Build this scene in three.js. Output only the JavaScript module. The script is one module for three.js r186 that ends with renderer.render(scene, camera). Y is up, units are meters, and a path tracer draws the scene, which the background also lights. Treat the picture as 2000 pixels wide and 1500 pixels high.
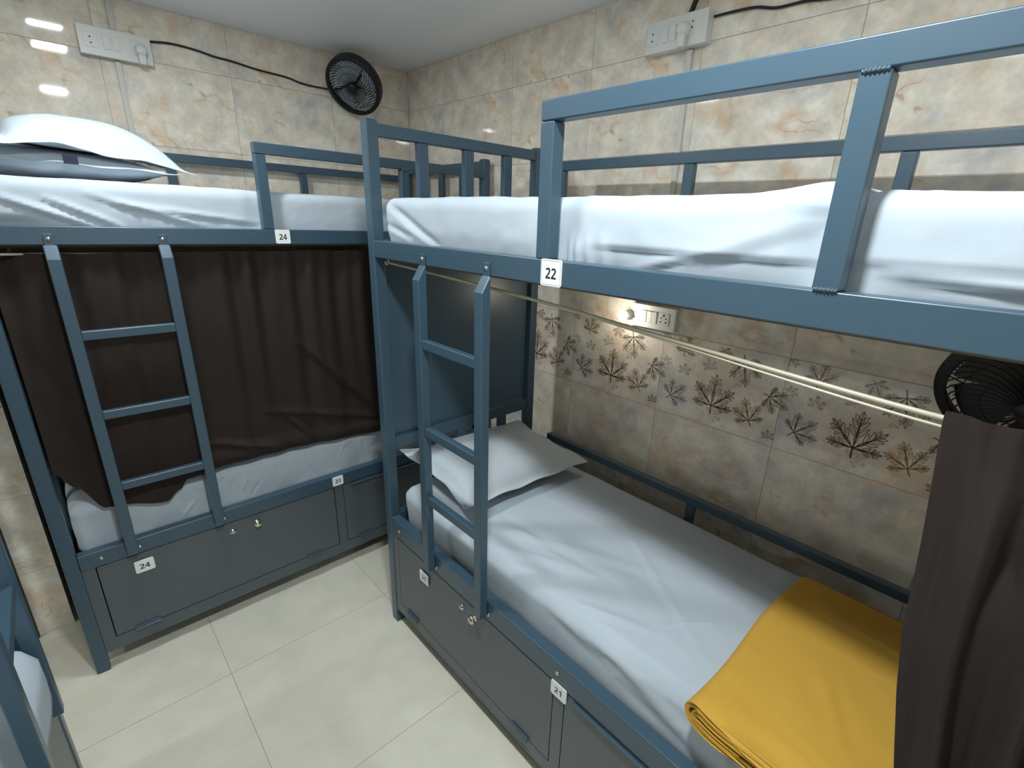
import * as THREE from 'three';
import { RoundedBoxGeometry } from 'three/addons/geometries/RoundedBoxGeometry.js';
import { mergeGeometries, mergeVertices } from 'three/addons/utils/BufferGeometryUtils.js';
import { ImprovedNoise } from 'three/addons/math/ImprovedNoise.js';
import { RectAreaLightUniformsLib } from 'three/addons/lights/RectAreaLightUniformsLib.js';

// ------------------------------------------------------------------ camera, light, exposure
const scene = new THREE.Scene();
scene.background = new THREE.Color(0x05060a);
const camera = new THREE.PerspectiveCamera(THREE.MathUtils.radToDeg(2 * Math.atan(750 / 955.415)), 2000 / 1500, 0.02, 30);
camera.position.set(-1.6886, 1.6325, 2.8171);
camera.up.set(0.20062473, 0.94395783, -0.26209413);
camera.lookAt(-1.6886 + 0.65845712, 1.6325 - 0.32802166, 2.8171 - 0.67737435);
camera.setViewOffset(2000, 1500, -30.55, -13.37, 2000, 1500);
scene.add(camera);

const renderer = new THREE.WebGLRenderer({ antialias: true });
renderer.toneMapping = THREE.LinearToneMapping;
renderer.toneMappingExposure = 5.6;
renderer.shadowMap.enabled = true;
renderer.shadowMap.type = THREE.PCFSoftShadowMap;
RectAreaLightUniformsLib.init();

const CEIL = 2.40;
const PANEL_NITS = [46, 94, 90, 37, 37, 37, 37], PANEL_COLOR = new THREE.Color().setRGB(0.90, 0.975, 1.0);
const PANELS = [[-1.46, 1.06], [-1.41, 2.47], [-1.41, 4.95], [-3.75, 1.06], [-3.75, 2.47], [-3.75, 3.80], [-3.75, 5.2]];       // recessed square ceiling lights (x, z); back-wall and far-aisle ones are unseen, added as fill
const NIGHT_CANDELA = 0.012;

// ------------------------------------------------------------------ helpers
let seed = 7;
const rnd = () => { seed = (seed + 0x6d2b79f5) | 0; let t = Math.imul(seed ^ (seed >>> 15), 1 | seed); t = (t + Math.imul(t ^ (t >>> 7), 61 | t)) ^ t; return ((t ^ (t >>> 14)) >>> 0) / 4294967296; };
const noise = new ImprovedNoise();
const n3 = (x, y, z) => noise.noise(x, y, z);
const fbm = (x, y, z, o = 4) => { let a = 0, f = 1, w = 0.5; for (let i = 0; i < o; i++) { a += w * n3(x * f, y * f, z * f); f *= 2.03; w *= 0.5; } return a; };
const sstep = (a, b, x) => { const t = Math.min(1, Math.max(0, (x - a) / (b - a))); return t * t * (3 - 2 * t); };
const lerp = (a, b, t) => a + (b - a) * t;
const counts = {};
const numbered = (n) => { const k = counts[n] = (counts[n] ?? -1) + 1; return k ? n + '_' + String(k).padStart(3, '0') : n; };
function shadows(m) { m.castShadow = true; m.receiveShadow = true; return m; }
function mesh(name, geo, mat, parent, label) {
  const m = shadows(new THREE.Mesh(geo, mat)); m.name = parent === scene ? numbered(name) : name;
  if (label) m.userData.label = label;
  parent.add(m); return m;
}
function tag(o, label, category, group) { o.userData.label = label; o.userData.category = category; if (group) o.userData.group = group; return o; }
function thing(name, label, category, pos, ry = 0) {
  const g = new THREE.Group(); g.name = numbered(name); g.position.set(...pos); g.rotation.y = ry; scene.add(g); return tag(g, label, category);
}
function struct(name, geo, mat) { const m = mesh(name, geo, mat, scene); m.userData.kind = 'structure'; return m; }
const boxGeoCache = new Map();
function rbox(w, h, d, r = 0.003, seg = 1) {
  const k = [w, h, d, r, seg].map((v) => v.toFixed(4)).join();
  if (!boxGeoCache.has(k)) boxGeoCache.set(k, new RoundedBoxGeometry(w, h, d, seg, Math.min(r, w / 2.01, h / 2.01, d / 2.01)));
  return boxGeoCache.get(k);
}
function boxAt(name, x0, x1, y0, y1, z0, z1, mat, parent, r = 0.003, label) {
  const m = mesh(name, rbox(Math.abs(x1 - x0), y1 - y0, Math.abs(z1 - z0), r), mat, parent, label);
  m.position.set((x0 + x1) / 2, (y0 + y1) / 2, (z0 + z1) / 2); return m;
}
const V = (x, y, z) => new THREE.Vector3(x, y, z);
const tube = (pts, r, seg = 60, rs = 8) => new THREE.TubeGeometry(new THREE.CatmullRomCurve3(pts), seg, r, rs, false);
function gridGeo(nu, nv, f, closeU = false) {             // f(u 0..1, v 0..1) -> [x, y, z]
  const pos = [], uv = [], idx = [];
  for (let i = 0; i <= nu; i++) for (let j = 0; j <= nv; j++) { pos.push(...f(i / nu, j / nv)); uv.push(i / nu, j / nv); }
  for (let i = 0; i < nu; i++) for (let j = 0; j < nv; j++) {
    const a = i * (nv + 1) + j, b = a + nv + 1;
    idx.push(a, b, a + 1, b, b + 1, a + 1);
  }
  const g = new THREE.BufferGeometry();
  g.setAttribute('position', new THREE.Float32BufferAttribute(pos, 3)); g.setAttribute('uv', new THREE.Float32BufferAttribute(uv, 2)); g.setIndex(idx);
  g.computeVertexNormals(); return g;
}
function weld(g, tol = 1e-5) {
  const c = new THREE.BufferGeometry(); c.setAttribute('position', g.getAttribute('position').clone()); if (g.index) c.setIndex(g.index.clone());
  const m = mergeVertices(c, tol); m.computeVertexNormals(); return m;
}
function canvasTex(w, h, draw, srgb = true) {
  const c = document.createElement('canvas'); c.width = w; c.height = h; draw(c.getContext('2d'), w, h);
  const t = new THREE.CanvasTexture(c); if (srgb) t.colorSpace = THREE.SRGBColorSpace; t.magFilter = THREE.LinearFilter; t.anisotropy = 8; return t;
}
function dataTex(w, h, f, srgb, repeat) {
  const d = new Uint8Array(w * h * 4);
  for (let j = 0; j < h; j++) for (let i = 0; i < w; i++) { const c = f(i / w, j / h), o = (j * w + i) * 4; d[o] = c[0]; d[o + 1] = c[1]; d[o + 2] = c[2]; d[o + 3] = 255; }
  const t = new THREE.DataTexture(d, w, h); if (srgb) t.colorSpace = THREE.SRGBColorSpace; t.magFilter = THREE.LinearFilter; t.minFilter = THREE.LinearMipmapLinearFilter; t.generateMipmaps = true;
  t.wrapS = t.wrapT = THREE.RepeatWrapping; if (repeat) t.repeat.set(...repeat); t.needsUpdate = true; return t;
}

// ------------------------------------------------------------------ materials
const std = (color, roughness, o = {}) => new THREE.MeshStandardMaterial({ color, roughness, ...o });
const phys = (color, roughness, o = {}) => new THREE.MeshPhysicalMaterial({ color, roughness, ...o });
const grainTex = dataTex(256, 256, (u, v) => { const k = 128 + 90 * fbm(u * 40, v * 40, 3, 3); return [k, k, k]; }, false, [3, 3]);
const weaveTex = dataTex(256, 256, (u, v) => { const k = 128 + 50 * Math.sin(u * 256 * 1.57) * Math.sin(v * 256 * 1.57) + 60 * fbm(u * 30, v * 30, 9, 3); return [k, k, k]; }, false, [6, 6]);
const M = {
  paint: phys(0x3a5262, 0.34, { clearcoat: 0.25, clearcoatRoughness: 0.3 }),
  locker: phys(0x525b62, 0.42, { clearcoat: 0.2, clearcoatRoughness: 0.35 }),
  sheet: std(0xb6c1cb, 0.95, { side: THREE.DoubleSide }),
  pillow: std(0xb9c3cb, 0.95, { side: THREE.DoubleSide }),
  curtain: phys(0x221712, 0.85, { sheen: 0.25, sheenColor: new THREE.Color(0x6a4a3c), sheenRoughness: 0.5, side: THREE.DoubleSide }),
  blanket: phys(0xc89c3c, 0.95, { sheen: 0.35, sheenColor: new THREE.Color(0xe0b050), sheenRoughness: 0.6, bumpMap: weaveTex, bumpScale: 0.001 }),
  plastic: phys(0xdfe0dc, 0.35),
  plasticDark: std(0x9b9d9c, 0.45),
  socket: std(0x111114, 0.6),
  black: phys(0x0b0c12, 0.42),
  fanBlade: phys(0x2c3a4a, 0.35),
  fanGrille: phys(0x0a0b14, 0.4),
  chrome: std(0xd8d4c8, 0.22, { metalness: 1 }),
  wire: phys(0xb4ad98, 0.35, { clearcoat: 0.3 }),
  conduit: phys(0xd2d0c6, 0.45),
  grout: std(0xb3a898, 0.9),
  floorGrout: std(0xa2a092, 0.9),
  plaster: std(0xe4dccd, 0.8),
  trim: std(0x2a2c2c, 0.5),
  wood: std(0x6e5a44, 0.8),
  hem: std(0x4a2c20, 0.9),
};

// marble wall tile print: 0.465 x 0.319 m
const TW = 0.465, TH = 0.319;
function marble(seedZ) {
  const W = 512, H = 352, F = [238, 226, 210], P = [228, 190, 154], G = [206, 203, 204], C = [244, 238, 224], B = [150, 112, 84];
  const mix = (a, b, t) => a.map((v, i) => v + (b[i] - v) * t);
  return (ctx) => {
    const im = ctx.createImageData(W, H);
    for (let j = 0; j < H; j++) for (let i = 0; i < W; i++) {
      const x = i / W * TW * 5.5, y = j / H * TH * 5.5, wx = x + 0.38 * fbm(x, y, seedZ + 5, 4), wy = y + 0.38 * fbm(x + 9, y, seedZ + 8, 4);
      let c = mix(F, C, sstep(-0.15, 0.35, fbm(wx * 1.3, wy * 1.3, seedZ + 1, 5)));
      c = mix(c, G, 0.7 * sstep(0.02, 0.42, fbm(wx * 1.1 + 4, wy * 1.1, seedZ + 2, 5)));
      c = mix(c, P, 0.6 * sstep(0.10, 0.45, fbm(wx * 1.5 + 2, wy * 1.5 + 7, seedZ + 3, 5)));
      const v1 = Math.abs(fbm(wx * 0.9 + 20, wy * 0.9, seedZ + 4, 4)), mk = sstep(-0.02, 0.3, fbm(wx * 1.2, wy * 1.2 + 30, seedZ + 6, 3));
      c = mix(c, B, 0.42 * mk * (1 - sstep(0.0, 0.012, v1)));
      c = mix(c, P, 0.22 * mk * (1 - sstep(0.0, 0.09, v1)));
      const s = 1 + 0.16 * fbm(x * 2.6, y * 2.6, seedZ + 7, 5) + 0.07 * fbm(x * 11, y * 11, seedZ + 9, 3);
      const o = (j * W + i) * 4; im.data[o] = c[0] * s; im.data[o + 1] = c[1] * s; im.data[o + 2] = c[2] * s; im.data[o + 3] = 255;
    }
    ctx.putImageData(im, 0, 0);
  };
}
const marbleTex = [3.3, 41.7, 77.1].map((s) => canvasTex(512, 352, marble(s)));
// leaf band tile: the same marble with printed maple leaves
function leafPrint(ctx, J, tip, sc, line, fill, lineA, fillA, soft) {
  const PX = 1024 / TW, H = 704;
  const ang = Math.atan2(tip[1] - J[1], tip[0] - J[0]), L = Math.hypot(tip[0] - J[0], tip[1] - J[1]) * sc;
  for (const du of [-TW, 0, TW]) {
    ctx.save(); ctx.translate((J[0] + du) * PX, H - J[1] * PX); ctx.rotate(-ang); ctx.scale(PX * L, -PX * L);
    const lobes = [[0, 1], [0.78, 0.86], [-0.78, 0.86], [1.52, 0.62], [-1.52, 0.62]];
    const cell = (x, y, a, len, w) => {                            // one almond-shaped cell between the veins
      ctx.save(); ctx.translate(x, y); ctx.rotate(a);
      ctx.beginPath(); ctx.moveTo(0, 0); ctx.bezierCurveTo(len * 0.25, w * 1.2, len * 0.7, w * 1.1, len, 0); ctx.bezierCurveTo(len * 0.75, -w * 0.9, len * 0.3, -w * 1.1, 0, 0); ctx.closePath();
      ctx.globalAlpha = fillA * (soft ? 1 : 0.45); ctx.fillStyle = fill; ctx.fill();
      if (!soft) { ctx.globalAlpha = lineA * 0.85; ctx.strokeStyle = line; ctx.lineWidth = 0.017; ctx.stroke(); }
      ctx.restore();
    };
    for (const [a, l] of lobes) {
      ctx.save(); ctx.rotate(a);
      for (const [t, k] of [[0.30, 0.36], [0.50, 0.33], [0.68, 0.26]]) for (const sd of [-1, 1]) cell(t * l, 0, sd * 0.62, k * l, 0.055 * l);
      cell(0.10 * l, 0, 0, 0.42 * l, 0.05 * l); cell(0.62 * l, 0, 0, 0.38 * l, 0.075 * l);
      if (!soft) { ctx.globalAlpha = lineA; ctx.strokeStyle = line; ctx.lineWidth = 0.030; ctx.beginPath(); ctx.moveTo(0, 0); ctx.lineTo(0.7 * l, 0); ctx.stroke(); ctx.lineWidth = 0.018; ctx.beginPath(); ctx.moveTo(0.7 * l, 0); ctx.lineTo(l, 0); ctx.stroke(); }
      ctx.restore();
    }
    if (!soft) { ctx.globalAlpha = lineA; ctx.strokeStyle = line; ctx.lineWidth = 0.04; ctx.beginPath(); ctx.moveTo(0.05, 0); ctx.quadraticCurveTo(-0.12, 0.02, -0.28, -0.02); ctx.stroke(); }
    ctx.restore();
  }
  ctx.globalAlpha = 1;
}
const leafTex = canvasTex(1024, 704, (ctx) => {
  const c = document.createElement('canvas'); c.width = 512; c.height = 352; marble(12.4)(c.getContext('2d')); ctx.drawImage(c, 0, 0, 1024, 704);
  const dk = '#46342a', br = '#5c4029', gy = '#5c5f60';
  leafPrint(ctx, [0.231, 0.046], [0.262, 0.066], 1.5, br, '#7a5238', 0, 0.25, true);
  leafPrint(ctx, [0.102, 0.180], [0.105, 0.222], 1.0, gy, '#58585c', 0, 0.45, true);
  leafPrint(ctx, [0.020, 0.205], [0.045, 0.230], 0.9, gy, '#7d6656', 0, 0.4, true);
  leafPrint(ctx, [0.300, 0.195], [0.335, 0.205], 1.0, gy, '#8b7c6a', 0, 0.4, true);
  leafPrint(ctx, [0.204, 0.220], [0.190, 0.262], 1.0, gy, '#7a766e', 0.45, 0.25, false);
  leafPrint(ctx, [0.447, 0.026], [0.442, 0.060], 1.0, dk, '#5b5048', 0.7, 0.35, false);
  leafPrint(ctx, [0.010, 0.306], [0.030, 0.325], 1.0, dk, '#5b5048', 0.6, 0.3, false);
  leafPrint(ctx, [0.241, 0.297], [0.262, 0.262], 1.15, dk, '#6a5746', 0.65, 0.25, false);
  leafPrint(ctx, [0.096, 0.262], [0.110, 0.330], 1.0, dk, '#7a5f4a', 0.7, 0.25, false);
  leafPrint(ctx, [0.323, 0.274], [0.340, 0.185], 1.0, dk, '#6b574a', 0.75, 0.35, false);
  leafPrint(ctx, [0.425, 0.174], [0.478, 0.150], 1.25, dk, '#625650', 0.8, 0.35, false);
  leafPrint(ctx, [0.374, 0.069], [0.345, 0.147], 1.0, br, '#7a5b44', 0.85, 0.25, false);
  leafPrint(ctx, [0.058, 0.075], [0.118, 0.128], 1.05, dk, '#7d8482', 0.8, 0.35, false);
  leafPrint(ctx, [0.230, 0.082], [0.234, 0.205], 1.0, dk, '#76573f', 0.9, 0.22, false);
});
const tileM = marbleTex.map((map) => phys(0xffffff, 0.04, { map, specularIntensity: 1 }));
const leafM = phys(0xffffff, 0.04, { map: leafTex });
const floorTex = dataTex(512, 512, (u, v) => { const a = fbm(u * 5, v * 5, 1, 5), b = fbm(u * 60, v * 60, 4, 2); const k = 1 + 0.06 * a + 0.02 * b; return [214 * k, 211 * k, 195 * k]; }, true);
const floorM = phys(0xffffff, 0.13, { map: floorTex });
const ceilBump = dataTex(512, 512, (u, v) => { const k = 128 + 100 * fbm(u * 3, v * 140, 2, 3); return [k, k, k]; }, false);
const ceilM = phys(0xf6f6f7, 0.45, { bumpMap: ceilBump, bumpScale: 0.0008 });

// ------------------------------------------------------------------ room shell
const ZB = 5.9, XL = -4.8;
const floor = struct('floor', new THREE.BoxGeometry(-XL + 0.2, 0.1, ZB + 0.2), M.floorGrout); floor.position.set(XL / 2, -0.0515, ZB / 2);
const ceiling = struct('ceiling', new THREE.BoxGeometry(-XL + 0.2, 0.1, ZB + 0.2), ceilM); ceiling.position.set(XL / 2, CEIL + 0.05, ZB / 2);
const wallR = struct('wall_right', new THREE.BoxGeometry(0.1, CEIL + 0.1, ZB + 0.2), M.grout); wallR.position.set(0.0525, CEIL / 2, ZB / 2);
const wallL = struct('wall_left', new THREE.BoxGeometry(-XL + 0.2, CEIL + 0.1, 0.1), M.grout); wallL.position.set(XL / 2, CEIL / 2, -0.0525);
const wallB = struct('wall_back', new THREE.BoxGeometry(-XL + 0.2, CEIL + 0.1, 0.1), M.plaster); wallB.position.set(XL / 2, CEIL / 2, ZB + 0.05);
const wallF = struct('wall_front', new THREE.BoxGeometry(0.1, CEIL + 0.1, ZB + 0.2), M.plaster); wallF.position.set(XL - 0.05, CEIL / 2, ZB / 2);
const RET = 0.413, RX = -1.905;                                       // the left wall steps forward beside the first bunk
const wallN = struct('wall_alcove', new THREE.BoxGeometry(RX - XL - 0.003, CEIL + 0.1, RET - 0.0025), M.grout); wallN.position.set((RX - 0.003 + XL) / 2, CEIL / 2, (RET - 0.0025) / 2);

function tileBox(w, h, t, u0, u1, v0, v1) {
  const g = new THREE.BoxGeometry(w, h, t), uv = g.getAttribute('uv');
  for (let i = 0; i < uv.count; i++) uv.setXY(i, lerp(u0, u1, uv.getX(i)), lerp(v0, v1, uv.getY(i)));
  return g;
}
const tileGeos = new Map();
function tileGrid(wall, toWorld, ry, us, vs, a0, a1, b0, b1, pick) {   // cells between grid lines, clipped to [a0,a1] x [b0,b1]
  const G = 0.0008;
  us.slice(0, -1).forEach((u, i) => vs.slice(0, -1).forEach((v, j) => {
    const uu0 = Math.max(u, a0), uu1 = Math.min(us[i + 1], a1), vv0 = Math.max(v, b0), vv1 = Math.min(vs[j + 1], b1);
    if (uu1 - uu0 < 0.02 || vv1 - vv0 < 0.02) return;
    const du = us[i + 1] - u, dv = vs[j + 1] - v, { mat, flip } = pick(i, j);
    let U0 = (uu0 - u) / du, U1 = (uu1 - u) / du, V0 = (vv0 - v) / dv, V1 = (vv1 - v) / dv;
    if (flip) { [U0, U1, V0, V1] = [1 - U0, 1 - U1, 1 - V0, 1 - V1]; }
    const k = [uu1 - uu0, vv1 - vv0, U0, U1, V0, V1].map((x) => x.toFixed(4)).join();
    if (!tileGeos.has(k)) tileGeos.set(k, tileBox(uu1 - uu0 - 2 * G, vv1 - vv0 - 2 * G, 0.006, U0, U1, V0, V1));
    const m = mesh('tile', tileGeos.get(k), mat, wall);
    const n = counts['t' + wall.name] = (counts['t' + wall.name] ?? -1) + 1; if (n) m.name = 'tile_' + String(n).padStart(3, '0');
    const p = toWorld((uu0 + uu1) / 2, (vv0 + vv1) / 2); m.rotation.y = ry; m.position.copy(p).sub(wall.position);
    if (pick(i, j).tilt) { m.rotation.set(pick(i, j).tilt, 0, 0); m.position.z += Math.sin(pick(i, j).tilt) * (vv1 - vv0) / 2; }
  }));
}
const range = (a, s, n) => Array.from({ length: n }, (_, i) => a + s * i);
const ROWS = range(0.924 - 3 * TH, TH, 10);                            // joints at 0.924, 1.243, 2.200 m
const hash = (i, j, k) => Math.floor(Math.abs(Math.sin(i * 12.9898 + j * 78.233 + k * 37.7) * 43758.5453)) % 97;
tileGrid(wallR, (u, v) => V(0.003, v, u), -Math.PI / 2, range(2.30 - 5 * TW, TW, 11), ROWS, 0, ZB, 0, CEIL,
  (i, j) => j === 3 ? { mat: leafM } : { mat: tileM[hash(i, j, 1) % 3], flip: hash(i, j, 2) % 2 });
tileGrid(wallL, (u, v) => V(u, v, -0.003), 0, range(-0.45 - 4 * TW, TW, 6), ROWS, RX, 0, 0, CEIL,
  (i, j) => j === 3 ? { mat: leafM } : { mat: tileM[hash(i, j, 3) % 3], flip: hash(i, j, 4) % 2, tilt: j === 7 && i <= 1 ? 0.043 : 0 });
tileGrid(wallN, (u, v) => V(u, v, RET - 0.003), 0, range(RX - 7 * TW, TW, 8), ROWS, XL, RX, 0, CEIL,
  (i, j) => j === 3 ? { mat: leafM } : { mat: tileM[hash(i, j, 5) % 3], flip: hash(i, j, 6) % 2 });
{ // floor tiles 0.62 m, joints at x = -1.50 and z = 1.10
  const xs = range(-1.50 - 0.62 * 6, 0.62, 10), zs = range(1.10 - 0.62 * 2, 0.62, 9), G = 0.001; let n = 0;
  xs.slice(0, -1).forEach((x, i) => zs.slice(0, -1).forEach((z, j) => {
    const x0 = Math.max(x, XL), x1 = Math.min(xs[i + 1], 0), z0 = Math.max(z, 0), z1 = Math.min(zs[j + 1], ZB);
    if (x1 - x0 < 0.02 || z1 - z0 < 0.02) return;
    const m = mesh(n ? 'tile_' + String(n).padStart(3, '0') : 'tile', tileBox(x1 - x0 - 2 * G, 0.006, z1 - z0 - 2 * G, 0, 1, 0, 1), floorM, floor); n++;
    m.position.set((x0 + x1) / 2, -0.003, (z0 + z1) / 2).sub(floor.position);
  }));
}
const trim = struct('trim_1', rbox(0.05, CEIL - 0.004, 0.02, 0.003), M.trim); trim.position.set(-2.034, CEIL / 2 + 0.001, RET + 0.0105);

// ------------------------------------------------------------------ ceiling lights
const glowM = new THREE.MeshStandardMaterial({ color: 0xffffff, emissive: PANEL_COLOR, emissiveIntensity: 2.5, roughness: 0.6 });
['nearest the left wall, over the end of bunk 24', 'over the aisle between the facing bunks', 'added as unseen fill over the aisle by the back wall', 'added as unseen fill over the far aisle, first from the left wall', 'added as unseen fill over the far aisle, second from the left wall', 'added as unseen fill over the far aisle, third from the left wall', 'added as unseen fill over the far aisle, by the back wall'].forEach((where, i) => {
  const [x, z] = PANELS[i];
  const t = thing('ceiling_light', 'square recessed LED ceiling light ' + where, 'ceiling light', [x, CEIL, z]);
  const fr = new THREE.Shape([[-0.09, -0.09], [0.09, -0.09], [0.09, 0.09], [-0.09, 0.09]].map((p) => new THREE.Vector2(...p)));
  fr.holes.push(new THREE.Path([[-0.068, -0.068], [0.068, -0.068], [0.068, 0.068], [-0.068, 0.068]].map((p) => new THREE.Vector2(...p))));
  const f = mesh('frame', new THREE.ExtrudeGeometry(fr, { depth: 0.006, bevelEnabled: false }), M.plastic, t); f.rotation.x = Math.PI / 2; f.position.y = -0.0005;
  const d = mesh('diffuser', new THREE.BoxGeometry(0.135, 0.004, 0.135), glowM, t); d.position.y = -0.003;
  const l = new THREE.RectAreaLight(PANEL_COLOR, PANEL_NITS[i], 0.12, 0.12); l.name = 'ceiling_light_lamp'; l.position.set(x, CEIL - 0.0075, z); l.rotation.x = -Math.PI / 2; scene.add(l);
});

// ------------------------------------------------------------------ bunk beds
const BL = 1.8305, BW = 0.76, PT = 0.04;
const tagTex = (txt, border) => canvasTex(256, 224, (c, w, h) => {
  c.fillStyle = '#eef2f2'; c.fillRect(0, 0, w, h);
  if (border) { c.strokeStyle = '#39424a'; c.lineWidth = 3; c.beginPath(); c.roundRect(12, 12, w - 24, h - 24, 18); c.stroke(); }
  c.fillStyle = '#20262c'; c.font = 'bold 128px sans-serif'; c.textAlign = 'center'; c.textBaseline = 'middle'; c.fillText(txt, w / 2, h / 2 + 6);
});
const tagMats = {};
function roundedPlate(w, h, d, r) {
  const s = new THREE.Shape(); const x = -w / 2, y = -h / 2;
  s.moveTo(x + r, y); s.lineTo(x + w - r, y); s.quadraticCurveTo(x + w, y, x + w, y + r); s.lineTo(x + w, y + h - r); s.quadraticCurveTo(x + w, y + h, x + w - r, y + h);
  s.lineTo(x + r, y + h); s.quadraticCurveTo(x, y + h, x, y + h - r); s.lineTo(x, y + r); s.quadraticCurveTo(x, y, x + r, y);
  const g = new THREE.ExtrudeGeometry(s, { depth: d, bevelEnabled: false, curveSegments: 5 }), p = g.getAttribute('position'), uv = g.getAttribute('uv');
  for (let i = 0; i < uv.count; i++) uv.setXY(i, (p.getX(i) + w / 2) / w, (p.getY(i) + h / 2) / h);
  return g;
}
const dome = new THREE.SphereGeometry(0.0062, 10, 6, 0, Math.PI * 2, 0, Math.PI / 2); dome.rotateX(Math.PI / 2); dome.scale(1, 1, 0.6);
function bunk(o) {
  const t = thing('bunk_bed', o.label, 'bunk bed', o.pos, o.ry), mir = o.mirror;
  const S = (s) => mir ? BL - s : s;
  const bar = (name, s0, s1, y0, y1, d0, d1, mat = M.paint, parent = t, r = 0.003, label) => boxAt(name, Math.min(S(s0), S(s1)), Math.max(S(s0), S(s1)), y0, y1, -Math.max(d0, d1), -Math.min(d0, d1), mat, parent, r, label);
  const { H, U1, U0, L1, L0, GT, gs, gs2 } = o;
  // four corner posts
  for (const s of [0, BL - PT]) for (const d of [0, BW - PT]) {
    const p = bar('post', s, s + PT, 0.0005, H, d, d + PT, M.paint, t, 0.004);
    mesh('post_cap', rbox(PT - 0.006, 0.004, PT - 0.006, 0.0015), M.paint, p).position.y = H / 2 + 0.001;
  }
  const a = PT + 0.0005, b = BL - PT - 0.0005;
  for (const d of [0, BW - 0.036]) {
    bar('upper_rail', a, b, U0, U1, d, d + 0.036);
    bar('lower_rail', a, b, L0, L1, d, d + 0.036);
  }
  // guard rail at the front of the upper bunk
  bar('guard_rail', gs, b, GT - 0.038, GT, 0, 0.034);
  bar('guard_post', gs, gs + 0.036, U1 + 0.0005, GT - 0.0385, 0, 0.034);
  bar('guard_post', gs2, gs2 + 0.036, U1 + 0.0005, GT - 0.0385, 0, 0.034);
  { // weld beads where the middle guard post meets the rails
    for (const y of [GT - 0.039, U1 + 0.001]) { const g = gridGeo(40, 10, (u, v) => { const a = v * Math.PI * 2, r = 0.0042 * Math.pow(Math.max(0, 1 - (2 * u - 1) ** 8), 0.5) * (1 + 0.25 * Math.sin(u * 41 + (y > 1.7 ? 1 : 0))); return [S(gs2 + 0.002 + u * 0.032), y + r * 0.8 * Math.cos(a), r * 0.8 * Math.sin(a)]; }); mesh('weld_bead', g, M.paint, t); }
  }
  // wall-side rails of both bunks on stub posts
  const bo = o.backOff || 0, bd = BW - 0.034;
  bar('back_rail', 0.150 + bo, b, 1.818, 1.852, bd, bd + 0.028);
  for (const s of [0.150, 0.690, 1.252]) bar('back_stub', s + bo, s + bo + 0.034, U1 + 0.0005, 1.8175, bd + 0.001, bd + 0.027);
  bar('back_rail', 0.168, b, 0.690, 0.720, bd, bd + 0.028);
  for (const s of [0.168, 0.875, 1.66]) bar('back_stub', s, s + 0.03, L1 + 0.0005, 0.6895, bd + 0.001, bd + 0.027);
  // both ends: head rail, slats, sheet panel, lower rail and slats
  const da = PT + 0.0005, db = BW - PT - 0.0005;
  for (const s of [0.004, BL - 0.036]) {
    bar('end_rail', s, s + 0.032, H - 0.042, H - 0.006, da, db);
    for (const d of [0.182, 0.372, 0.556]) bar('end_slat', s + 0.006, s + 0.03, U1 + 0.0005, H - 0.0425, d, d + 0.04);
    bar('end_rail', s, s + 0.032, U0, U1, da, db);
    bar('end_panel', s + 0.010, s + 0.013, 0.852, U0 - 0.001, da, db, M.paint, t, 0.001);
    bar('end_rail', s, s + 0.032, 0.800, 0.850, da, db);
    for (const d of [0.182, 0.330, 0.556]) bar('end_slat', s + 0.006, s + 0.03, L1 + 0.0005, 0.7995, d, d + 0.04);
    bar('end_rail', s, s + 0.032, L0, L1, da, db);
    bar('locker_end', s + 0.010, s + 0.013, 0.085, L0 - 0.001, da, db, M.locker, t, 0.001);
  }
  // decks that carry the mattresses
  bar('deck', a, b, U0 - 0.008, U0 + 0.004, 0.0365, BW - 0.0365, M.wood, t, 0.002);
  bar('deck', a, b, L0 - 0.006, L0 + 0.006, 0.0365, BW - 0.0365, M.wood, t, 0.002);
  // ladder
  const [r1, r2] = o.ladder, LT = 0.028, ly0 = L0 + 0.018, ly1 = U0 - 0.004;
  for (const r of [r1, r2]) {
    const sh = new THREE.Shape([[0, 0], [LT, 0], [LT, ly1 - ly0 - 0.035], [0.004, ly1 - ly0 + 0.004], [0, ly1 - ly0 + 0.004]].map((p) => new THREE.Vector2(...p)));
    const g = new THREE.ExtrudeGeometry(sh, { depth: LT, bevelEnabled: true, bevelSize: 0.002, bevelThickness: 0.002, bevelSegments: 1, bevelOffset: -0.002 });
    g.rotateY(-Math.PI / 2); g.translate(LT / 2, 0, 0.0022);
    const m = mesh('ladder_rail', g, M.paint, t); m.position.set(S(r + LT / 2), ly0, 0);
    const tab = mesh('ladder_tab', rbox(0.022, 0.040, 0.004, 0.0015), M.paint, m); tab.position.set(0, ly1 - ly0 + 0.016, 0.0028);
    const b1 = mesh('bolt', dome, M.chrome, m); b1.position.set(0, ly1 - ly0 + 0.022, 0.005);
    const b2 = mesh('bolt', dome, M.chrome, m); b2.position.set(mir ? -0.021 : 0.021, 0.008, 0.001);
  }
  for (const y of o.rungs) bar('ladder_rung', r1 + LT + 0.0005, r2 - 0.0005, y - 0.015, y + 0.015, -0.026, -0.003, M.paint, t, 0.004);
  // locker front with two drop doors
  const D1 = [0.080, 0.921], D2 = [0.966, 1.752], dy0 = 0.128, dy1 = L0 - 0.006;
  const sh = new THREE.Shape([[a, 0.08], [b, 0.08], [b, L0 - 0.001], [a, L0 - 0.001]].map((p) => new THREE.Vector2(S(p[0]), p[1])));
  for (const [x0, x1] of [D1, D2]) sh.holes.push(new THREE.Path([[x0 - 0.003, dy0 - 0.003], [x1 + 0.003, dy0 - 0.003], [x1 + 0.003, dy1 + 0.003], [x0 - 0.003, dy1 + 0.003]].map((p) => new THREE.Vector2(S(p[0]), p[1]))));
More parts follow.
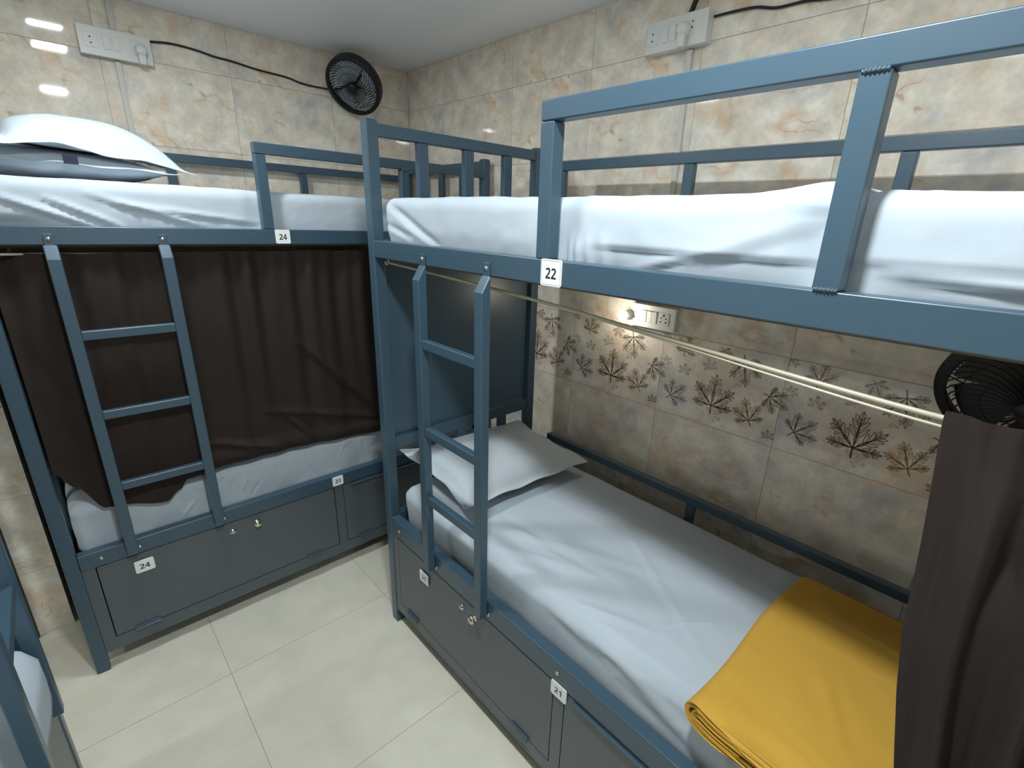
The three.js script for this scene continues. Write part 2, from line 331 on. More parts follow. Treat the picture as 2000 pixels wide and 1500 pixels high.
  const lf = mesh('locker_front', new THREE.ExtrudeGeometry(sh, { depth: 0.02, bevelEnabled: false }), M.locker, t); lf.position.z = -0.024;
  bar('locker_base', a, b, 0.072, 0.0795, 0.003, BW - 0.003, M.locker, t, 0.001);
  bar('locker_back', a, b, 0.08, L0 - 0.001, BW - 0.022, BW - 0.018, M.locker, t, 0.001);
  [D1, D2].forEach(([x0, x1], k) => {
    const d = bar('locker_door', x0, x1, dy0, dy1, 0.003, 0.021, M.locker, t, 0.002);
    const inDoor = (m, s, y, z) => m.position.set(S(s), y, z).sub(d.position);
    for (const s of [x0 + 0.094, x1 - 0.12]) {
      const g = mergeGeometries([new RoundedBoxGeometry(0.076, 0.012, 0.005, 1, 0.001), new THREE.CylinderGeometry(0.0035, 0.0035, 0.076, 8).rotateZ(Math.PI / 2).translate(0, -0.007, 0.003).toNonIndexed()]);
      inDoor(mesh('hinge', g, M.paint, d), s, dy0 + 0.004, 0.0005);
    }
    const lk = mesh('lock', new THREE.LatheGeometry([[0, 0.006], [0.006, 0.006], [0.0075, 0.003], [0.011, 0.002], [0.0115, 0]].map((p) => new THREE.Vector2(...p)), 20), M.chrome, d); lk.rotation.x = Math.PI / 2; inDoor(lk, x0 + 0.420, dy1 - 0.041, -0.002);
    const kb = mesh('knob', new THREE.LatheGeometry([[0, 0.022], [0.008, 0.0215], [0.0145, 0.017], [0.0155, 0.012], [0.010, 0.007], [0.0065, 0.004], [0.012, 0.001], [0.0125, 0]].map((p) => new THREE.Vector2(...p)), 20), M.chrome, d); kb.rotation.x = Math.PI / 2; inDoor(kb, x0 + 0.490 + (o.knobOff || 0), dy1 - 0.036, -0.002);
    if (k) inDoor(mesh('door_lip', rbox(x1 - x0 - 0.06, 0.008, 0.010, 0.0025), M.paint, d), (x0 + x1) / 2, dy1 - 0.006, 0.003);
  });
  for (const s of [0.10, 0.020 + BL / 2]) { const m = mesh('bolt', dome, M.chrome, t); m.position.set(S(s), (L0 + L1) / 2, 0.0005); }
  for (const g of o.tags || []) {
    const mt = tagMats[g.txt + g.border] ??= std(0xffffff, 0.4, { map: tagTex(g.txt, g.border) });
    const m = mesh('number_tag', roundedPlate(g.w, g.h, 0.0025, 0.006), mt, t, 'white tag printed ' + g.txt); m.position.set(S(g.s), g.y, g.z ?? 0.001);
  }
  return t;
}
const bedA = bunk({ label: 'blue-grey steel bunk bed 24 along the back left wall, its lower bunk curtained off', pos: [-1.8605, 0, 0.79], ry: 0, H: 1.9033, U1: 1.568, U0: 1.515, L1: 0.495, L0: 0.437, GT: 1.858, gs: 0.769, gs2: 1.343,
  ladder: [0.172, 0.444], rungs: [1.247, 0.983, 0.722], backOff: -0.065, knobOff: 0.02,
  tags: [{ txt: '24', s: 0.830, y: 1.543, w: 0.052, h: 0.050 }, { txt: '24', s: 0.207, y: 0.382, w: 0.058, h: 0.050 }, { txt: '23', s: 0.941, y: 0.467, w: 0.049, h: 0.046 }] });
const bedB = bunk({ label: 'blue-grey steel bunk bed 22 along the right wall with its lower bunk open', pos: [-0.9164, 0, 1.2436], ry: -Math.PI / 2, H: 1.9033, U1: 1.556, U0: 1.502, L1: 0.522, L0: 0.449, GT: 1.859, gs: 0.787, gs2: 1.343,
  ladder: [0.322, 0.609], rungs: [1.278, 0.998, 0.752],
  tags: [{ txt: '22', border: 1, s: 0.839, y: 1.530, w: 0.060, h: 0.056 }, { txt: '21', s: 0.274, y: 0.380, w: 0.056, h: 0.046 }, { txt: '21', s: 0.947, y: 0.432, w: 0.056, h: 0.048 }] });
const bedC = bunk({ label: 'blue-grey steel bunk bed at the near left edge, mostly out of view', pos: [-1.911, 0, 1.24 + BL], ry: Math.PI / 2, mirror: true, H: 1.9033, U1: 1.556, U0: 1.502, L1: 0.495, L0: 0.437, GT: 1.859, gs: 0.787, gs2: 1.343,
  ladder: [0.165, 0.462], rungs: [1.34, 1.08, 0.83] });

// ------------------------------------------------------------------ bedding (built in a bed's own frame: s along it, y up, -d into it)
function onBed(bed, name, geo, mat, label, category, group) {
  geo.computeBoundingBox(); const bb = geo.boundingBox, c = V((bb.min.x + bb.max.x) / 2, bb.min.y, (bb.min.z + bb.max.z) / 2);
  geo.translate(-c.x, -c.y, -c.z);
  const m = mesh(name, geo, mat, scene); m.rotation.y = bed.rotation.y; m.position.copy(c.applyAxisAngle(V(0, 1, 0), bed.rotation.y).add(bed.position));
  return tag(m, label, category, group);
}
function softBox(s0, s1, y0, y1, d0, d1, r, nx, ny, nz, disp) {
  const L = s1 - s0, H = y1 - y0, W = d1 - d0, g = weld(new THREE.BoxGeometry(L, H, W, nx, ny, nz)), p = g.getAttribute('position'), q = V(0, 0, 0), c = V(0, 0, 0), n = V(0, 0, 0);
  const N = [];
  for (let i = 0; i < p.count; i++) {
    q.fromBufferAttribute(p, i); c.set(THREE.MathUtils.clamp(q.x, -L / 2 + r, L / 2 - r), THREE.MathUtils.clamp(q.y, -H / 2 + r, H / 2 - r), THREE.MathUtils.clamp(q.z, -W / 2 + r, W / 2 - r));
    n.subVectors(q, c).normalize(); q.copy(c).addScaledVector(n, r);
    const s = q.x + (s0 + s1) / 2, y = q.y + (y0 + y1) / 2, d = -(q.z - (d0 + d1) / 2);
    const h = disp(s, y, d, n);
    p.setXYZ(i, s + n.x * h, y + n.y * h, -(d0 + d1) / 2 + q.z + n.z * h);
  }
  g.computeVertexNormals(); return g;
}
const ridge = (x, y, x0, y0, x1, y1, w, h) => {
  const dx = x1 - x0, dy = y1 - y0, t = Math.min(1, Math.max(0, ((x - x0) * dx + (y - y0) * dy) / (dx * dx + dy * dy)));
  const ex = x - x0 - t * dx, ey = y - y0 - t * dy, sgn = Math.sign(dx * ey - dy * ex), dist = Math.hypot(ex, ey) / w;
  return h * Math.exp(-dist * dist) * (sgn * 0.9 * Math.min(1, dist * 2) + 0.55) * Math.sin(Math.PI * (0.12 + 0.76 * t));
};
const crumple = (s, y, d, k) => 0.006 * fbm(s * 4 + k, y * 5, d * 4, 3) + 0.003 * fbm(s * 12 + k, y * 16, d * 12, 3);
const posts = (s, list, w = 0.05) => list.reduce((m, c) => Math.max(m, 1 - sstep(0, w, Math.abs(s - c) - 0.018)), 0);
// upper mattress of bunk 22
onBed(bedB, 'mattress', softBox(0.048, 1.782, 1.512, 1.686, 0.042, 0.712, 0.035, 240, 24, 70, (s, y, d, n) => {
  let h = crumple(s, y, d, 1);
  if (n.z > 0.3) {
    const z = n.z;
    h += z * 0.014 * (1 - posts(s, [0.805, 1.361], 0.07)) * sstep(1.52, 1.60, y) - 0.006 * z;
    h += z * ridge(s, y, 0.09, 1.655, 0.34, 1.555, 0.016, -0.014) + z * ridge(s, y, 0.07, 1.60, 0.20, 1.568, 0.012, -0.009);
    h -= z * 0.006 * sstep(0.88, 0.97, s) * (1 - sstep(1.25, 1.45, s)) * (1 - sstep(1.586, 1.592, y));       // hem of the top sheet over the tucked one
    h -= z * 0.006 * sstep(1.33, 1.40, s) * (1 - sstep(1.590, 1.596, y));
    for (const [c, w] of [[0.873, 0.010], [0.905, 0.008], [0.945, 0.012], [0.85, 0.006]]) h += z * 0.007 * Math.exp(-(((s - c) / w) ** 2)) * (1 - sstep(1.57, 1.62, y));
    h += z * ridge(s, y, 1.03, 1.555, 1.16, 1.585, 0.012, 0.004) + z * ridge(s, y, 1.15, 1.575, 1.32, 1.64, 0.025, 0.004);
    h += z * (ridge(s, y, 1.42, 1.58, 1.66, 1.57, 0.010, 0.007));
  }
  if (n.y > 0.3) h += n.y * (0.016 * Math.exp(-(((s - 1.325) / 0.07) ** 2)) - 0.014 * Math.exp(-(((s - 1.362) / 0.022) ** 2)) * (1 - sstep(0.1, 0.3, d)) + 0.004 * fbm(s * 9, 2, d * 5, 3));
  return h;
}), M.sheet, 'white sheeted mattress on the upper bunk numbered 22, behind the tall guard rail', 'mattress');
// lower mattress of bunk 22 (berth 21)
onBed(bedB, 'mattress', softBox(0.05, 1.782, 0.456, 0.650, 0.052, 0.712, 0.045, 240, 20, 90, (s, y, d, n) => {
  let h = crumple(s, y, d, 8) * 0.8;
  if (n.z > 0.2) {
    h += n.z * (0.010 * Math.sin(s * 3.2 + 0.4) * sstep(0.50, 0.60, y));
    h += n.z * sstep(0.75, 1.0, s) * (ridge(s, y, 0.78, 0.62, 1.02, 0.575, 0.03, 0.006) + ridge(s, y, 0.98, 0.61, 1.25, 0.56, 0.03, 0.007) + ridge(s, y, 1.1, 0.56, 1.4, 0.52, 0.03, 0.006));
  }
  if (n.y > 0.3) {
    for (const [a0, b0, a1, b1, w, hh] of [[0.42, 0.10, 0.98, 0.34, 0.035, 0.006], [0.42, 0.20, 0.90, 0.22, 0.03, -0.005], [0.55, 0.06, 0.86, 0.20, 0.03, 0.006], [0.75, 0.50, 1.20, 0.20, 0.02, 0.003], [1.12, 0.20, 1.22, 0.33, 0.012, 0.004], [0.9, 0.08, 1.1, 0.15, 0.02, 0.006]])
      h += n.y * ridge(s, d, a0, b0, a1, b1, w, hh);
    h -= 0.008 * n.y * (1 - sstep(0.02, 0.20, d));
  }
  return h;
}), M.sheet, 'white sheeted mattress on the open lower bunk 21, under the mustard blanket', 'mattress');
// upper mattress of bunk 24
onBed(bedA, 'mattress', softBox(0.048, 1.782, 1.524, 1.700, 0.042, 0.712, 0.035, 220, 22, 60, (s, y, d, n) => {
  let h = crumple(s, y, d, 15);
  if (n.z > 0.3) {
    const z = n.z;
    h += z * 0.008 * (1 - posts(s, [0.787, 1.361], 0.06)) * sstep(1.53, 1.61, y);
    h += z * (ridge(s, y, 0.10, 1.64, 0.30, 1.56, 0.012, 0.013) + ridge(s, y, 0.20, 1.64, 0.36, 1.565, 0.010, 0.011) + ridge(s, y, 0.30, 1.655, 0.58, 1.57, 0.012, 0.008) + ridge(s, y, 0.36, 1.63, 0.75, 1.585, 0.012, 0.007));
    h -= z * 0.016 * (1 - sstep(0.10, 0.26, s)) * (1 - sstep(1.57, 1.60, y));
  }
  return h;
}), M.sheet, 'white sheeted mattress on the upper bunk numbered 24, under the two pillows', 'mattress');
// lower mattress of bunk 24 (berth 23)
onBed(bedA, 'mattress', softBox(0.048, 1.782, 0.446, 0.652, 0.050, 0.712, 0.04, 240, 22, 50, (s, y, d, n) => {
  let h = crumple(s, y, d, 22) * 1.1;
  if (n.z > 0.2) {
    h -= n.z * 0.004;
    for (let k = 0; k < 22; k++) { const a = 0.36 + k * 0.038 + 0.02 * Math.sin(k * 5.1), yy = 0.50 + 0.07 * Math.abs(Math.sin(k * 2.7)); h += n.z * ridge(s, y, a, yy, a + 0.05 * Math.cos(k * 1.9), yy + 0.05, 0.008, 0.005 * Math.sin(k * 3.3 + 1)); }
  }
  return h;
}), M.sheet, 'white sheeted mattress on lower bunk 23, showing below the hem of the brown curtain', 'mattress');
// lower mattress of the near left bunk
onBed(bedC, 'mattress', softBox(0.05, 1.782, 0.446, 0.69, 0.042, 0.712, 0.04, 120, 14, 50, (s, y, d, n) => crumple(s, y, d, 31) + (n.z > 0.2 ? n.z * (0.010 * Math.sin(s * 9) + 0.060 * sstep(1.395, 1.44, s) * (1 - sstep(1.60, 1.635, s)) * sstep(0.515, 0.545, y)) : 0)),
  M.sheet, 'white mattress on the lower bunk of the bed at the near left edge', 'mattress');

function pillowGeo(w, h, T, flange, k, bend) {
  const N = 44, f = (side) => (u, v) => {
    const a = u * 2 - 1, b = v * 2 - 1, A = Math.abs(a), B = Math.abs(b), fl = flange / (w / 2), fh = flange / (h / 2);
    const ia = Math.min(1, A / (1 - fl)), ib = Math.min(1, B / (1 - fh));
    const th = T / 2 * Math.pow(Math.max(0, 1 - ia ** 2.6), 0.62) * Math.pow(Math.max(0, 1 - ib ** 2.6), 0.62);
    const pinch = 1 - 0.075 * (1 - b * b) * A ** 4, pinch2 = 1 - 0.085 * (1 - a * a) * B ** 4;
    const wr = 0.006 * fbm(a * 3 + k, b * 3, k, 3) * (th > 0.004 ? 1 : 0.6) + 0.004 * (ia >= 1 || ib >= 1 ? Math.sin(a * 11 + k) * Math.cos(b * 9) : 0);
    let x = a * w / 2 * pinch, z = b * h / 2 * pinch2, y = side * (th + 0.0015) + wr;
    const q = bend(a, b, x, y, z); return q;
  };
  const top = gridGeo(N, N, f(1)), bot = gridGeo(N, N, f(-1));
  const idx = bot.index.array; for (let i = 0; i < idx.length; i += 3) { const t = idx[i]; idx[i] = idx[i + 1]; idx[i + 1] = t; }
  const g = mergeGeometries([bot, top]);
  // close the rim
  const rim = []; const id = (i, j) => i * (N + 1) + j, off = (N + 1) * (N + 1);
  const ring = []; for (let i = 0; i < N; i++) ring.push(id(i, 0)); for (let j = 0; j < N; j++) ring.push(id(N, j)); for (let i = N; i > 0; i--) ring.push(id(i, N)); for (let j = N; j > 0; j--) ring.push(id(0, j));
  ring.forEach((a, i) => { const b = ring[(i + 1) % ring.length]; rim.push(a, b, a + off, b, b + off, a + off); });
  g.setIndex([...g.index.array, ...rim]); g.computeVertexNormals(); return g;
}
function pillow(label, pos, rot, geo, group) {
  const m = mesh('pillow', geo, M.pillow, scene); m.rotation.set(...rot, 'YXZ'); m.position.set(...pos); return tag(m, label, 'pillow', group);
}
// pillow on berth 21
pillow('plump white pillow at the head of the open lower bunk 21', [-0.535, 0.722, 1.455], [0.03, -0.06, 0.0],
  pillowGeo(0.60, 0.47, 0.148, 0.028, 3, (a, b, x, y, z) => [x, y + 0.018 * Math.max(0, -b) * b * b + 0.012 * (a * a) - 0.012 * b * b, z]));
// two pillows on bunk 24
const lowP = pillow('lower of two stacked white pillows on upper bunk 24, dark label on its edge', [-1.600, 1.747, 0.47], [0.0, 0.05, 0.0],
  pillowGeo(0.58, 0.44, 0.090, 0.025, 11, (a, b, x, y, z) => [x, y * (1 - 0.15 * a) - 0.010 * Math.max(0, a), z]));
mesh('care_label', rbox(0.034, 0.026, 0.004, 0.001), std(0x171b3a, 0.7), lowP, 'dark navy label with pale print').position.set(0.012, 0.010, 0.2165);
pillow('upper of two stacked white pillows on upper bunk 24, its corner drooping', [-1.530, 1.811, 0.47], [0.03, 0.20, -0.03],
  pillowGeo(0.50, 0.45, 0.165, 0.032, 19, (a, b, x, y, z) => {
    const f = Math.max(0, b), c = Math.max(0, a);
    return [x, (y < 0 ? y * 0.22 : y) - 0.030 * f ** 3 - 0.034 * c ** 3 + 0.022 * f ** 6 * Math.exp(-(((a + 0.45) / 0.25) ** 2)) + 0.02 * Math.max(0, -b) ** 2, z]; }));

// mustard blanket, folded in layers, across berth 21
{
  const th = 0.0105, layers = (z0, yb, yt, len) => {      // one folded sheet seen from the side: a hairpin open towards +z
    const r = (yt - yb) / 2, s = new THREE.Shape(); s.moveTo(z0 + len, yb); s.lineTo(z0 + r, yb);
    for (let i = 0; i <= 12; i++) { const t = -Math.PI / 2 - Math.PI * i / 12; s.lineTo(z0 + r + r * Math.cos(t), (yb + yt) / 2 + r * Math.sin(t)); }
    s.lineTo(z0 + len, yt); s.lineTo(z0 + len, yt - th); s.lineTo(z0 + r, yt - th);
    for (let i = 12; i >= 0; i--) { const t = -Math.PI / 2 - Math.PI * i / 12, q = r - th; s.lineTo(z0 + r + q * Math.cos(t), (yb + yt) / 2 + q * Math.sin(t)); }
    s.lineTo(z0 + len, yb + th); s.closePath(); return s;
  };
  const build = (shape) => {
    // long thin caps need points along the length: resample the outline
    const pts = shape.getPoints(), out = []; pts.forEach((p, i) => { const q = pts[(i + 1) % pts.length], n = Math.max(1, Math.ceil(p.distanceTo(q) / 0.02)); for (let k = 0; k < n; k++) out.push(p.clone().lerp(q, k / n)); });
    const g = new THREE.ExtrudeGeometry(new THREE.Shape(out), { depth: 0.60, steps: 40, bevelEnabled: false });
    g.rotateY(Math.PI / 2); g.scale(-1, 1, 1);                        // shape x -> world z, extrusion -> world x
    const p = g.getAttribute('position'), X = [];
    for (let i = 0; i < p.count; i++) X.push(p.getX(i), p.getY(i), p.getZ(i));
    return { g, X };
  };
  const parts = [layers(2.525, 0.6475, 0.709, 0.53), layers(2.543, 0.6625, 0.695, 0.51)].map((s) => {
    const { g } = build(s), p = g.getAttribute('position'), uv = g.getAttribute('uv');
    g.computeBoundingBox(); const bx = g.boundingBox;
    for (let i = 0; i < p.count; i++) {
      const e = (p.getX(i) - bx.min.x) / (bx.max.x - bx.min.x);      // 0..1 over the width
      let x = -0.905 + 0.60 * e, y = p.getY(i), z = Math.abs(p.getZ(i));
      const up = (y - 0.648) / 0.061;
      z += 0.018 * (e - 0.3) * (1 - sstep(2.6, 3.0, z)) + 0.006 * Math.sin(e * 7) * (1 - sstep(2.55, 2.75, z));
      y += up * (0.006 * fbm(x * 5, 1, z * 5, 3) + 0.004 * fbm(x * 14, 3, z * 9, 2)) - 0.004 * up * sstep(0.5, 1, e);
      y -= 0.030 * up * (1 - sstep(0.0, 0.10, e)) ** 2 * sstep(2.56, 2.7, z);       // the open side sags
      x += -0.012 * Math.sin((z - 2.52) * 7) * (1 - sstep(0, 0.4, e)) + 0.006 * Math.sin(z * 31) * (1 - sstep(0, 0.2, e));
      y += ridge(x, z, -0.62, 2.70, -0.78, 2.78, 0.014, 0.006) * up;
      p.setXYZ(i, x, y, z); uv.setXY(i, x, z);
    }
    const gg = mergeVertices(g, 1e-5); gg.computeVertexNormals(); return gg;
  });
  const root = thing('blanket', 'mustard yellow blanket folded in layers across lower bunk 21', 'blanket', [-0.6, 0.651, 2.79]);
  parts.forEach((g, i) => { g.translate(0.6, -0.647, -2.79); const m = mesh(i ? 'inner_fold' : 'outer_fold', g, M.blanket, root); m.material.side = THREE.DoubleSide; });
}

// ------------------------------------------------------------------ curtains and their wires
{
  const hemPts = [[0.045, 0.80], [0.087, 0.735], [0.149, 0.634], [0.19, 0.622], [0.319, 0.592], [0.36, 0.622], [0.395, 0.658], [0.517, 0.674], [0.747, 0.672], [1.0, 0.654], [1.18, 0.640], [1.79, 0.63]];
  const hem = (s) => { let i = 0; while (i < hemPts.length - 2 && hemPts[i + 1][0] < s) i++; const [a, y0] = hemPts[i], [b, y1] = hemPts[i + 1]; return lerp(y0, y1, sstep(0, 1, Math.min(1, Math.max(0, (s - a) / (b - a))))); };
  const g = gridGeo(300, 110, (u, v) => {
    const s0 = lerp(0.046, 1.784, u), y1 = 1.489 + 0.002 * Math.sin(u * 40), y = lerp(y1, hem(s0), v);
    const top = 1 - v;
    const s = s0 + 0.05 * v * v * Math.max(0, Math.sin((s0 - 0.5) * 2.2)) * (1 - u);
    let f = 0.010 * Math.sin(s0 * 47 + 1.5 * Math.sin(s0 * 9)) * (0.35 + 0.65 * top) + 0.006 * Math.sin(s0 * 83 + v * 2.2 + 2 * fbm(s0 * 3, v, 1, 2)) * top ** 0.6;
    f += 0.010 * fbm(s0 * 5 - v * 1.2, v * 2.5, 6, 3);
    // folds drawn towards the lower right corner, and the loose hem resting on the mattress edge
    f += ridge(s0, y, 0.86, 1.10, 1.20, 0.70, 0.03, 0.020) + ridge(s0, y, 0.70, 0.85, 1.20, 0.70, 0.022, 0.012) + ridge(s0, y, 0.46, 0.78, 0.72, 0.69, 0.018, 0.016) + ridge(s0, y, 0.74, 0.84, 0.84, 0.70, 0.014, 0.012);
    const low = sstep(0.50, 0.62, s0) * sstep(0.80, 0.70, y) * 0;
    const lip = sstep(0.42, 0.55, s0) * (1 - sstep(0.0, 0.10, y - hem(s0)));
    const d = 0.034 - f * 0.9 - lip * 0.020 * Math.sin(Math.PI * Math.min(1, (y - hem(s0)) / 0.10)) + low;
    return [s, y, -Math.max(d, 0.0045) * (1) ];
  });
  onBed(bedA, 'curtain', g, M.curtain, 'dark brown curtain drawn across the lower bunk of bed 24', 'curtain');
  const w = tube([V(0.042, 1.490, -0.016), V(0.10, 1.489, -0.018), V(0.16, 1.487, -0.052), V(0.9, 1.482, -0.056), V(1.788, 1.486, -0.054)], 0.0035, 60);
  onBed(bedA, 'curtain_wire', w, M.wire, 'pale curtain wire under the upper rail of bunk 24, mostly hidden by its curtain', 'curtain wire');
}
{
  const t = thing('curtain_wire', 'pale double curtain wire stretched across the open lower bunk of bed 22', 'curtain wire', [-0.872, 1.45, 2.1]);
  const P = (y) => [V(-0.874, 1.4865, 1.2845), V(-0.872, 1.456, 2.0), V(-0.87, 1.405 + y, 2.768), V(-0.87, 1.404 + y, 3.03)].map((p) => p.sub(V(-0.872, 1.45, 2.1)));
  mesh('strand', tube(P(0.001), 0.0042, 60), M.wire, t); mesh('strand', tube(P(-0.011), 0.0024, 60), M.wire, t);
  const hook = mesh('hook', new THREE.TorusGeometry(0.008, 0.0022, 8, 18), M.chrome, t); hook.position.set(-0.003, 0.0365, -0.812); hook.rotation.y = 0.4;
}
{
  const g = gridGeo(150, 90, (u, v) => {
    const y = lerp(1.424, 0.52, v), edge = [[1.41, 2.768], [1.24, 2.788], [1.10, 2.802], [1.02, 2.817], [0.86, 2.852], [0.5, 2.90]];
    let i = 0; while (i < edge.length - 2 && edge[i + 1][0] > y) i++; const k = Math.min(1, Math.max(0, (edge[i][0] - y) / (edge[i][0] - edge[i + 1][0]))), z0 = lerp(edge[i][1], edge[i + 1][1], k);
    const z = lerp(z0, 3.032, u);
    let x = -0.900 - 0.035 * sstep(0, 0.7, v);
    x += 0.022 * (0.25 + 0.75 * sstep(0.02, 0.25, v)) * Math.sin(u * 17 + 0.9 + 0.8 * Math.sin(v * 3)) * sstep(0.05, 0.18, u) + 0.010 * Math.sin(u * 41 + v * 2) * sstep(0.08, 0.2, u) * (0.4 + v) + 0.014 * fbm(u * 4, v * 3, 2, 3);
    return [Math.min(x, -0.8795 - 0.030 * sstep(0.15, 0.3, v)), y + 0.002 * Math.sin(u * 26) * (1 - v), z];
  });
  g.translate(0.9, -0.52, -2.91);
  const t = thing('curtain', 'dark brown curtain bunched at the near end of lower bunk 21', 'curtain', [-0.9, 0.52, 2.91]);
  mesh('cloth', g, M.curtain, t);
}

// ------------------------------------------------------------------ wall fittings
const holes = (list) => mergeGeometries(list.map(([x, y, r]) => new THREE.CylinderGeometry(r, r, 0.002, 12).rotateX(Math.PI / 2).translate(x, y, 0)));
function switchboard(label, pos, ry, w, h, d, o) {                    // local x along the wall, z out of it
  const t = thing('switchboard', label, 'switchboard', pos, ry);
  mesh('back_box', rbox(w - 0.004, h - 0.004, d - 0.006, 0.002), M.plastic, t).position.z = (d - 0.006) / 2 + 0.0005;
  const p = mesh('face_plate', rbox(w, h, 0.007, 0.003, 2), M.plastic, t); p.position.z = d - 0.0025;
  for (const x of o.switches) { const s = mesh('switch', rbox(0.022, 0.046, 0.006, 0.002), M.plastic, t); s.position.set(x, 0, d + 0.002); s.rotation.x = 0.06; }
  for (const [x, list] of o.sockets) {
    const s = mesh('socket', rbox(0.046, 0.048, 0.003, 0.001), M.plastic, t); s.position.set(x, 0, d + 0.0015);
    mesh('socket_hole', holes(list), M.socket, s).position.z = 0.0012;
  }
  return t;
}
const pin2 = [[0, 0.010, 0.0028], [0, -0.010, 0.0028]], pin5 = [[0, 0.014, 0.0042], [-0.011, 0.003, 0.0028], [0.011, 0.003, 0.0028], [-0.011, -0.011, 0.0032], [0.011, -0.011, 0.0032]];
switchboard('white switchboard high on the right wall above bunk 22', [0, 2.235, 1.752], -Math.PI / 2, 0.226, 0.094, 0.040, { switches: [-0.036, -0.008], sockets: [[-0.085, pin2], [0.046, [[0.016, 0.018, 0.0026], [0.016, 0.002, 0.0026]]]] });
switchboard('white switchboard high on the left wall above bunk 24', [-1.322, 2.228, 0], 0, 0.230, 0.100, 0.036, { switches: [-0.030, 0.0], sockets: [[-0.078, pin2], [0.070, []].slice(0, 1).concat([pin2])] });
switchboard('white switchboard with a glowing night bulb under upper bunk 22', [0, 1.296, 1.785], -Math.PI / 2, 0.205, 0.090, 0.026, { switches: [-0.035, -0.010, 0.012], sockets: [[0.052, pin5], [-0.078, pin2]] });
function plug(label, pos, ry) {
  const t = thing('plug', label, 'plug', pos, ry);
  const b = mesh('plug_body', new THREE.LatheGeometry([[0, 0.030], [0.012, 0.030], [0.019, 0.024], [0.022, 0.010], [0.022, 0.0]].map((p) => new THREE.Vector2(...p)), 22), M.plastic, t); b.rotation.x = Math.PI / 2;
  const c = mesh('cord_grip', rbox(0.026, 0.048, 0.022, 0.006, 2), M.plastic, t); c.position.set(0, -0.026, 0.014);
  return t;
}
plug('white plug in the switchboard on the right wall', [-0.0445, 2.232, 1.790], -Math.PI / 2);
plug('white plug in the switchboard on the left wall', [-1.246, 2.222, 0.0405], 0);
{ // night bulb
  const t = thing('night_bulb', 'small glowing white night bulb plugged into the board under upper bunk 22', 'night light', [-0.0305, 1.292, 1.684], -Math.PI / 2);
  mesh('holder', new THREE.LatheGeometry([[0, 0], [0.019, 0], [0.019, 0.018], [0.014, 0.024], [0.0135, 0.032]].map((p) => new THREE.Vector2(...p)), 24).rotateX(Math.PI / 2), M.plasticDark, t);
  const c = new THREE.Color().setRGB(1.0, 0.93, 0.78);
  const b = mesh('bulb', new THREE.SphereGeometry(0.020, 24, 16), new THREE.MeshStandardMaterial({ color: 0xffffff, emissive: c, emissiveIntensity: 2.2, roughness: 0.4 }), t); b.position.z = 0.047;
  const l = new THREE.PointLight(c, NIGHT_CANDELA, 0, 2); l.name = 'night_bulb_lamp'; l.position.set(-0.0775, 1.292, 1.684); l.castShadow = true; scene.add(l);
}
function conduit(label, x0, y0, y1, z0, onRight) {
  const g = rbox(0.020, y1 - y0, 0.011, 0.0025, 2); const m = mesh('cable_conduit', g, M.conduit, scene);
  if (onRight) { m.rotation.y = -Math.PI / 2; m.position.set(-0.006, (y0 + y1) / 2, z0); } else m.position.set(x0, (y0 + y1) / 2, 0.006);
  tag(m, label, 'cable conduit');
}
conduit('cream cable conduit running down from the switchboard on the right wall', 0, 1.3435, 2.1865, 1.795, true);
conduit('cream cable conduit from the ceiling to the switchboard on the left wall', -1.318, 2.279, 2.3985, 0, false);
conduit('cream cable conduit running down from the switchboard on the left wall', -1.324, 0.75, 2.1765, 0, false);
tag(mesh('cable', tube([V(-0.024, 2.284, 1.792), V(-0.030, 2.32, 1.812), V(-0.020, 2.36, 1.835), V(-0.014, 2.398, 1.85)], 0.0085, 24, 10), M.black, scene), 'thick black cable rising from the right wall switchboard to the ceiling', 'cable');
tag(mesh('cable', tube([V(-0.010, 2.262, 1.868), V(-0.008, 2.262, 1.93), V(-0.006, 2.258, 2.0), V(-0.007, 2.243, 2.06), V(-0.006, 2.241, 2.14), V(-0.006, 2.231, 2.22), V(-0.006, 2.222, 2.5), V(-0.006, 2.222, 3.2)], 0.004, 90, 8), M.black, scene), 'thin black cable running right from the right wall switchboard', 'cable');
tag(mesh('cable', tube([V(-1.204, 2.271, 0.012), V(-1.13, 2.281, 0.008), V(-1.043, 2.278, 0.007), V(-0.97, 2.268, 0.007), V(-0.907, 2.265, 0.007), V(-0.80, 2.253, 0.008), V(-0.666, 2.246, 0.008), V(-0.60, 2.234, 0.008), V(-0.52, 2.231, 0.012), V(-0.445, 2.230, 0.05), V(-0.385, 2.26, 0.075)], 0.0042, 110, 8), M.black, scene), 'thin black cable from the left wall switchboard to the small fan', 'cable');

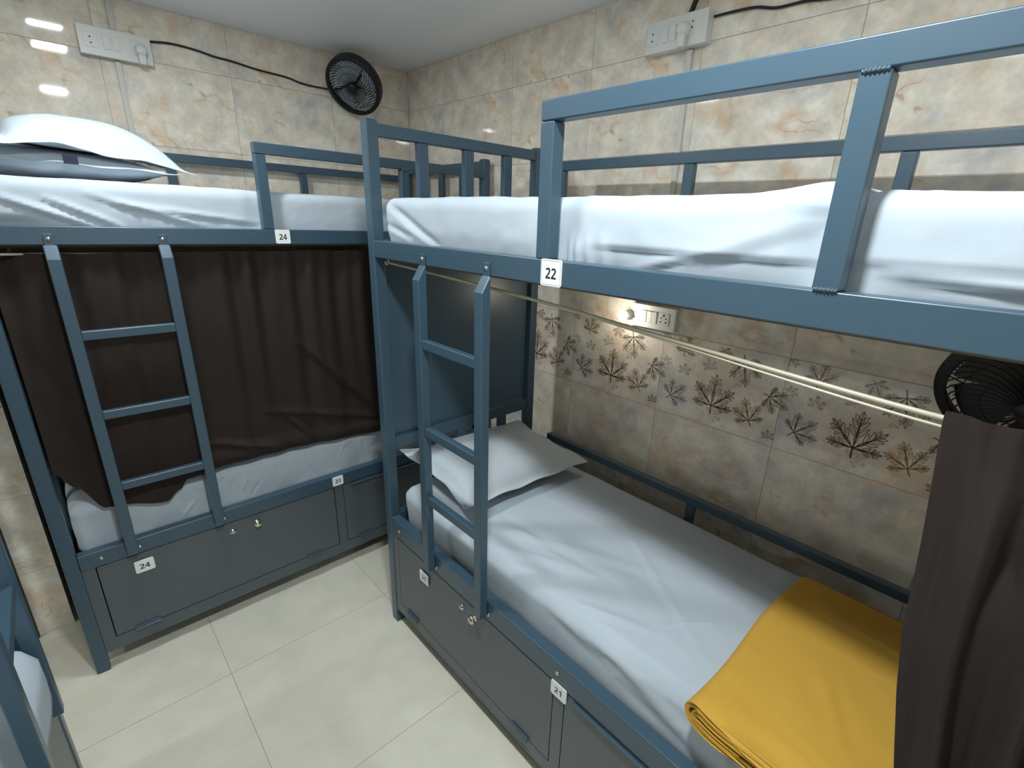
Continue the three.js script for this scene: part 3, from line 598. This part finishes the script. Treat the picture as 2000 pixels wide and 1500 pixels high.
function fan(label, c, n, R, foot, bladeM) {
  const t = thing('wall_fan', label, 'fan', c);
  const q = new THREE.Quaternion().setFromUnitVectors(V(0, 0, 1), n.clone().normalize());
  const add = (name, g, mat, parent = t) => mesh(name, g, mat, parent);
  const ring = add('rim', new THREE.LatheGeometry([[R, -0.022], [R, 0.016], [R * 0.985, 0.022], [R * 0.86, 0.024], [R * 0.85, 0.020], [R * 0.965, 0.014], [R * 0.965, -0.022], [R, -0.022]].map((p) => new THREE.Vector2(...p)), 64).rotateX(Math.PI / 2), M.fanGrille); ring.quaternion.copy(q);
  const grille = (z, dome, cnt, twist) => {
    const gs = [];
    for (let k = 0; k < cnt; k++) { const a = k / cnt * Math.PI * 2, pts = []; for (let i = 0; i <= 5; i++) { const f = i / 5, r = lerp(R * 0.16, R * 0.92, f), b = a + twist * f * f; pts.push(V(r * Math.cos(b), r * Math.sin(b), z + dome * (1 - f * f))); } gs.push(new THREE.TubeGeometry(new THREE.CatmullRomCurve3(pts), 8, 0.0019, 4)); }
    for (const f of [0.42, 0.70]) gs.push(new THREE.TorusGeometry(lerp(R * 0.16, R * 0.92, f), 0.0012, 4, 48).translate(0, 0, z + dome * (1 - f * f)));
    return mergeGeometries(gs.map((g) => g.toNonIndexed()));
  };
  add('front_grille', grille(0.022, 0.014, 38, 0.75), M.fanGrille).quaternion.copy(q);
  add('back_grille', grille(-0.024, -0.018, 36, -0.4), M.fanGrille).quaternion.copy(q);
  add('hub_cap', new THREE.LatheGeometry([[0, 0.046], [0.008, 0.0455], [R * 0.15, 0.041], [R * 0.17, 0.034]].map((p) => new THREE.Vector2(...p)), 28).rotateX(Math.PI / 2), M.fanGrille).quaternion.copy(q);
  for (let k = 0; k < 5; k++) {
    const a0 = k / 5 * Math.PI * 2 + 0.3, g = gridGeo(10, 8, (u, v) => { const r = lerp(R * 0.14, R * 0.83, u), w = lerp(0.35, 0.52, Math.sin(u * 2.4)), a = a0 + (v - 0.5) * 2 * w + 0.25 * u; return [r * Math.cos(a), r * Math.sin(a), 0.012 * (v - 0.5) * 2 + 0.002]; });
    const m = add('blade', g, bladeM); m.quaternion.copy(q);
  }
  add('motor_housing', new THREE.LatheGeometry([[0, -0.078], [0.022, -0.076], [0.030, -0.066], [0.032, -0.034], [0.024, -0.020], [0, -0.018]].map((p) => new THREE.Vector2(...p)), 26).rotateX(Math.PI / 2), M.black).quaternion.copy(q);
  const m0 = n.clone().normalize().multiplyScalar(-0.060), f = foot.clone().sub(V(...c));
  add('bracket', tube([m0, m0.clone().lerp(f, 0.55).add(V(0, -0.012, 0)), f], 0.009, 18, 10), M.black);
  return t;
}
fan('small black wall fan high in the corner above bunk 24', [-0.389, 2.246, 0.14], V(-0.646, -0.581, 0.495), 0.138, V(-0.345, 2.262, 0.012), phys(0xc4d2dc, 0.3, { side: THREE.DoubleSide }));
fan('small black fan clipped on the wall under upper bunk 22 beside the curtain', [-0.20, 1.300, 2.868], V(-0.76, -0.46, -0.16), 0.185, V(-0.012, 1.33, 2.90), phys(0x2a2d33, 0.4, { side: THREE.DoubleSide }));  // blade colour darkened to stand in for the shade under the bunk

renderer.render(scene, camera);
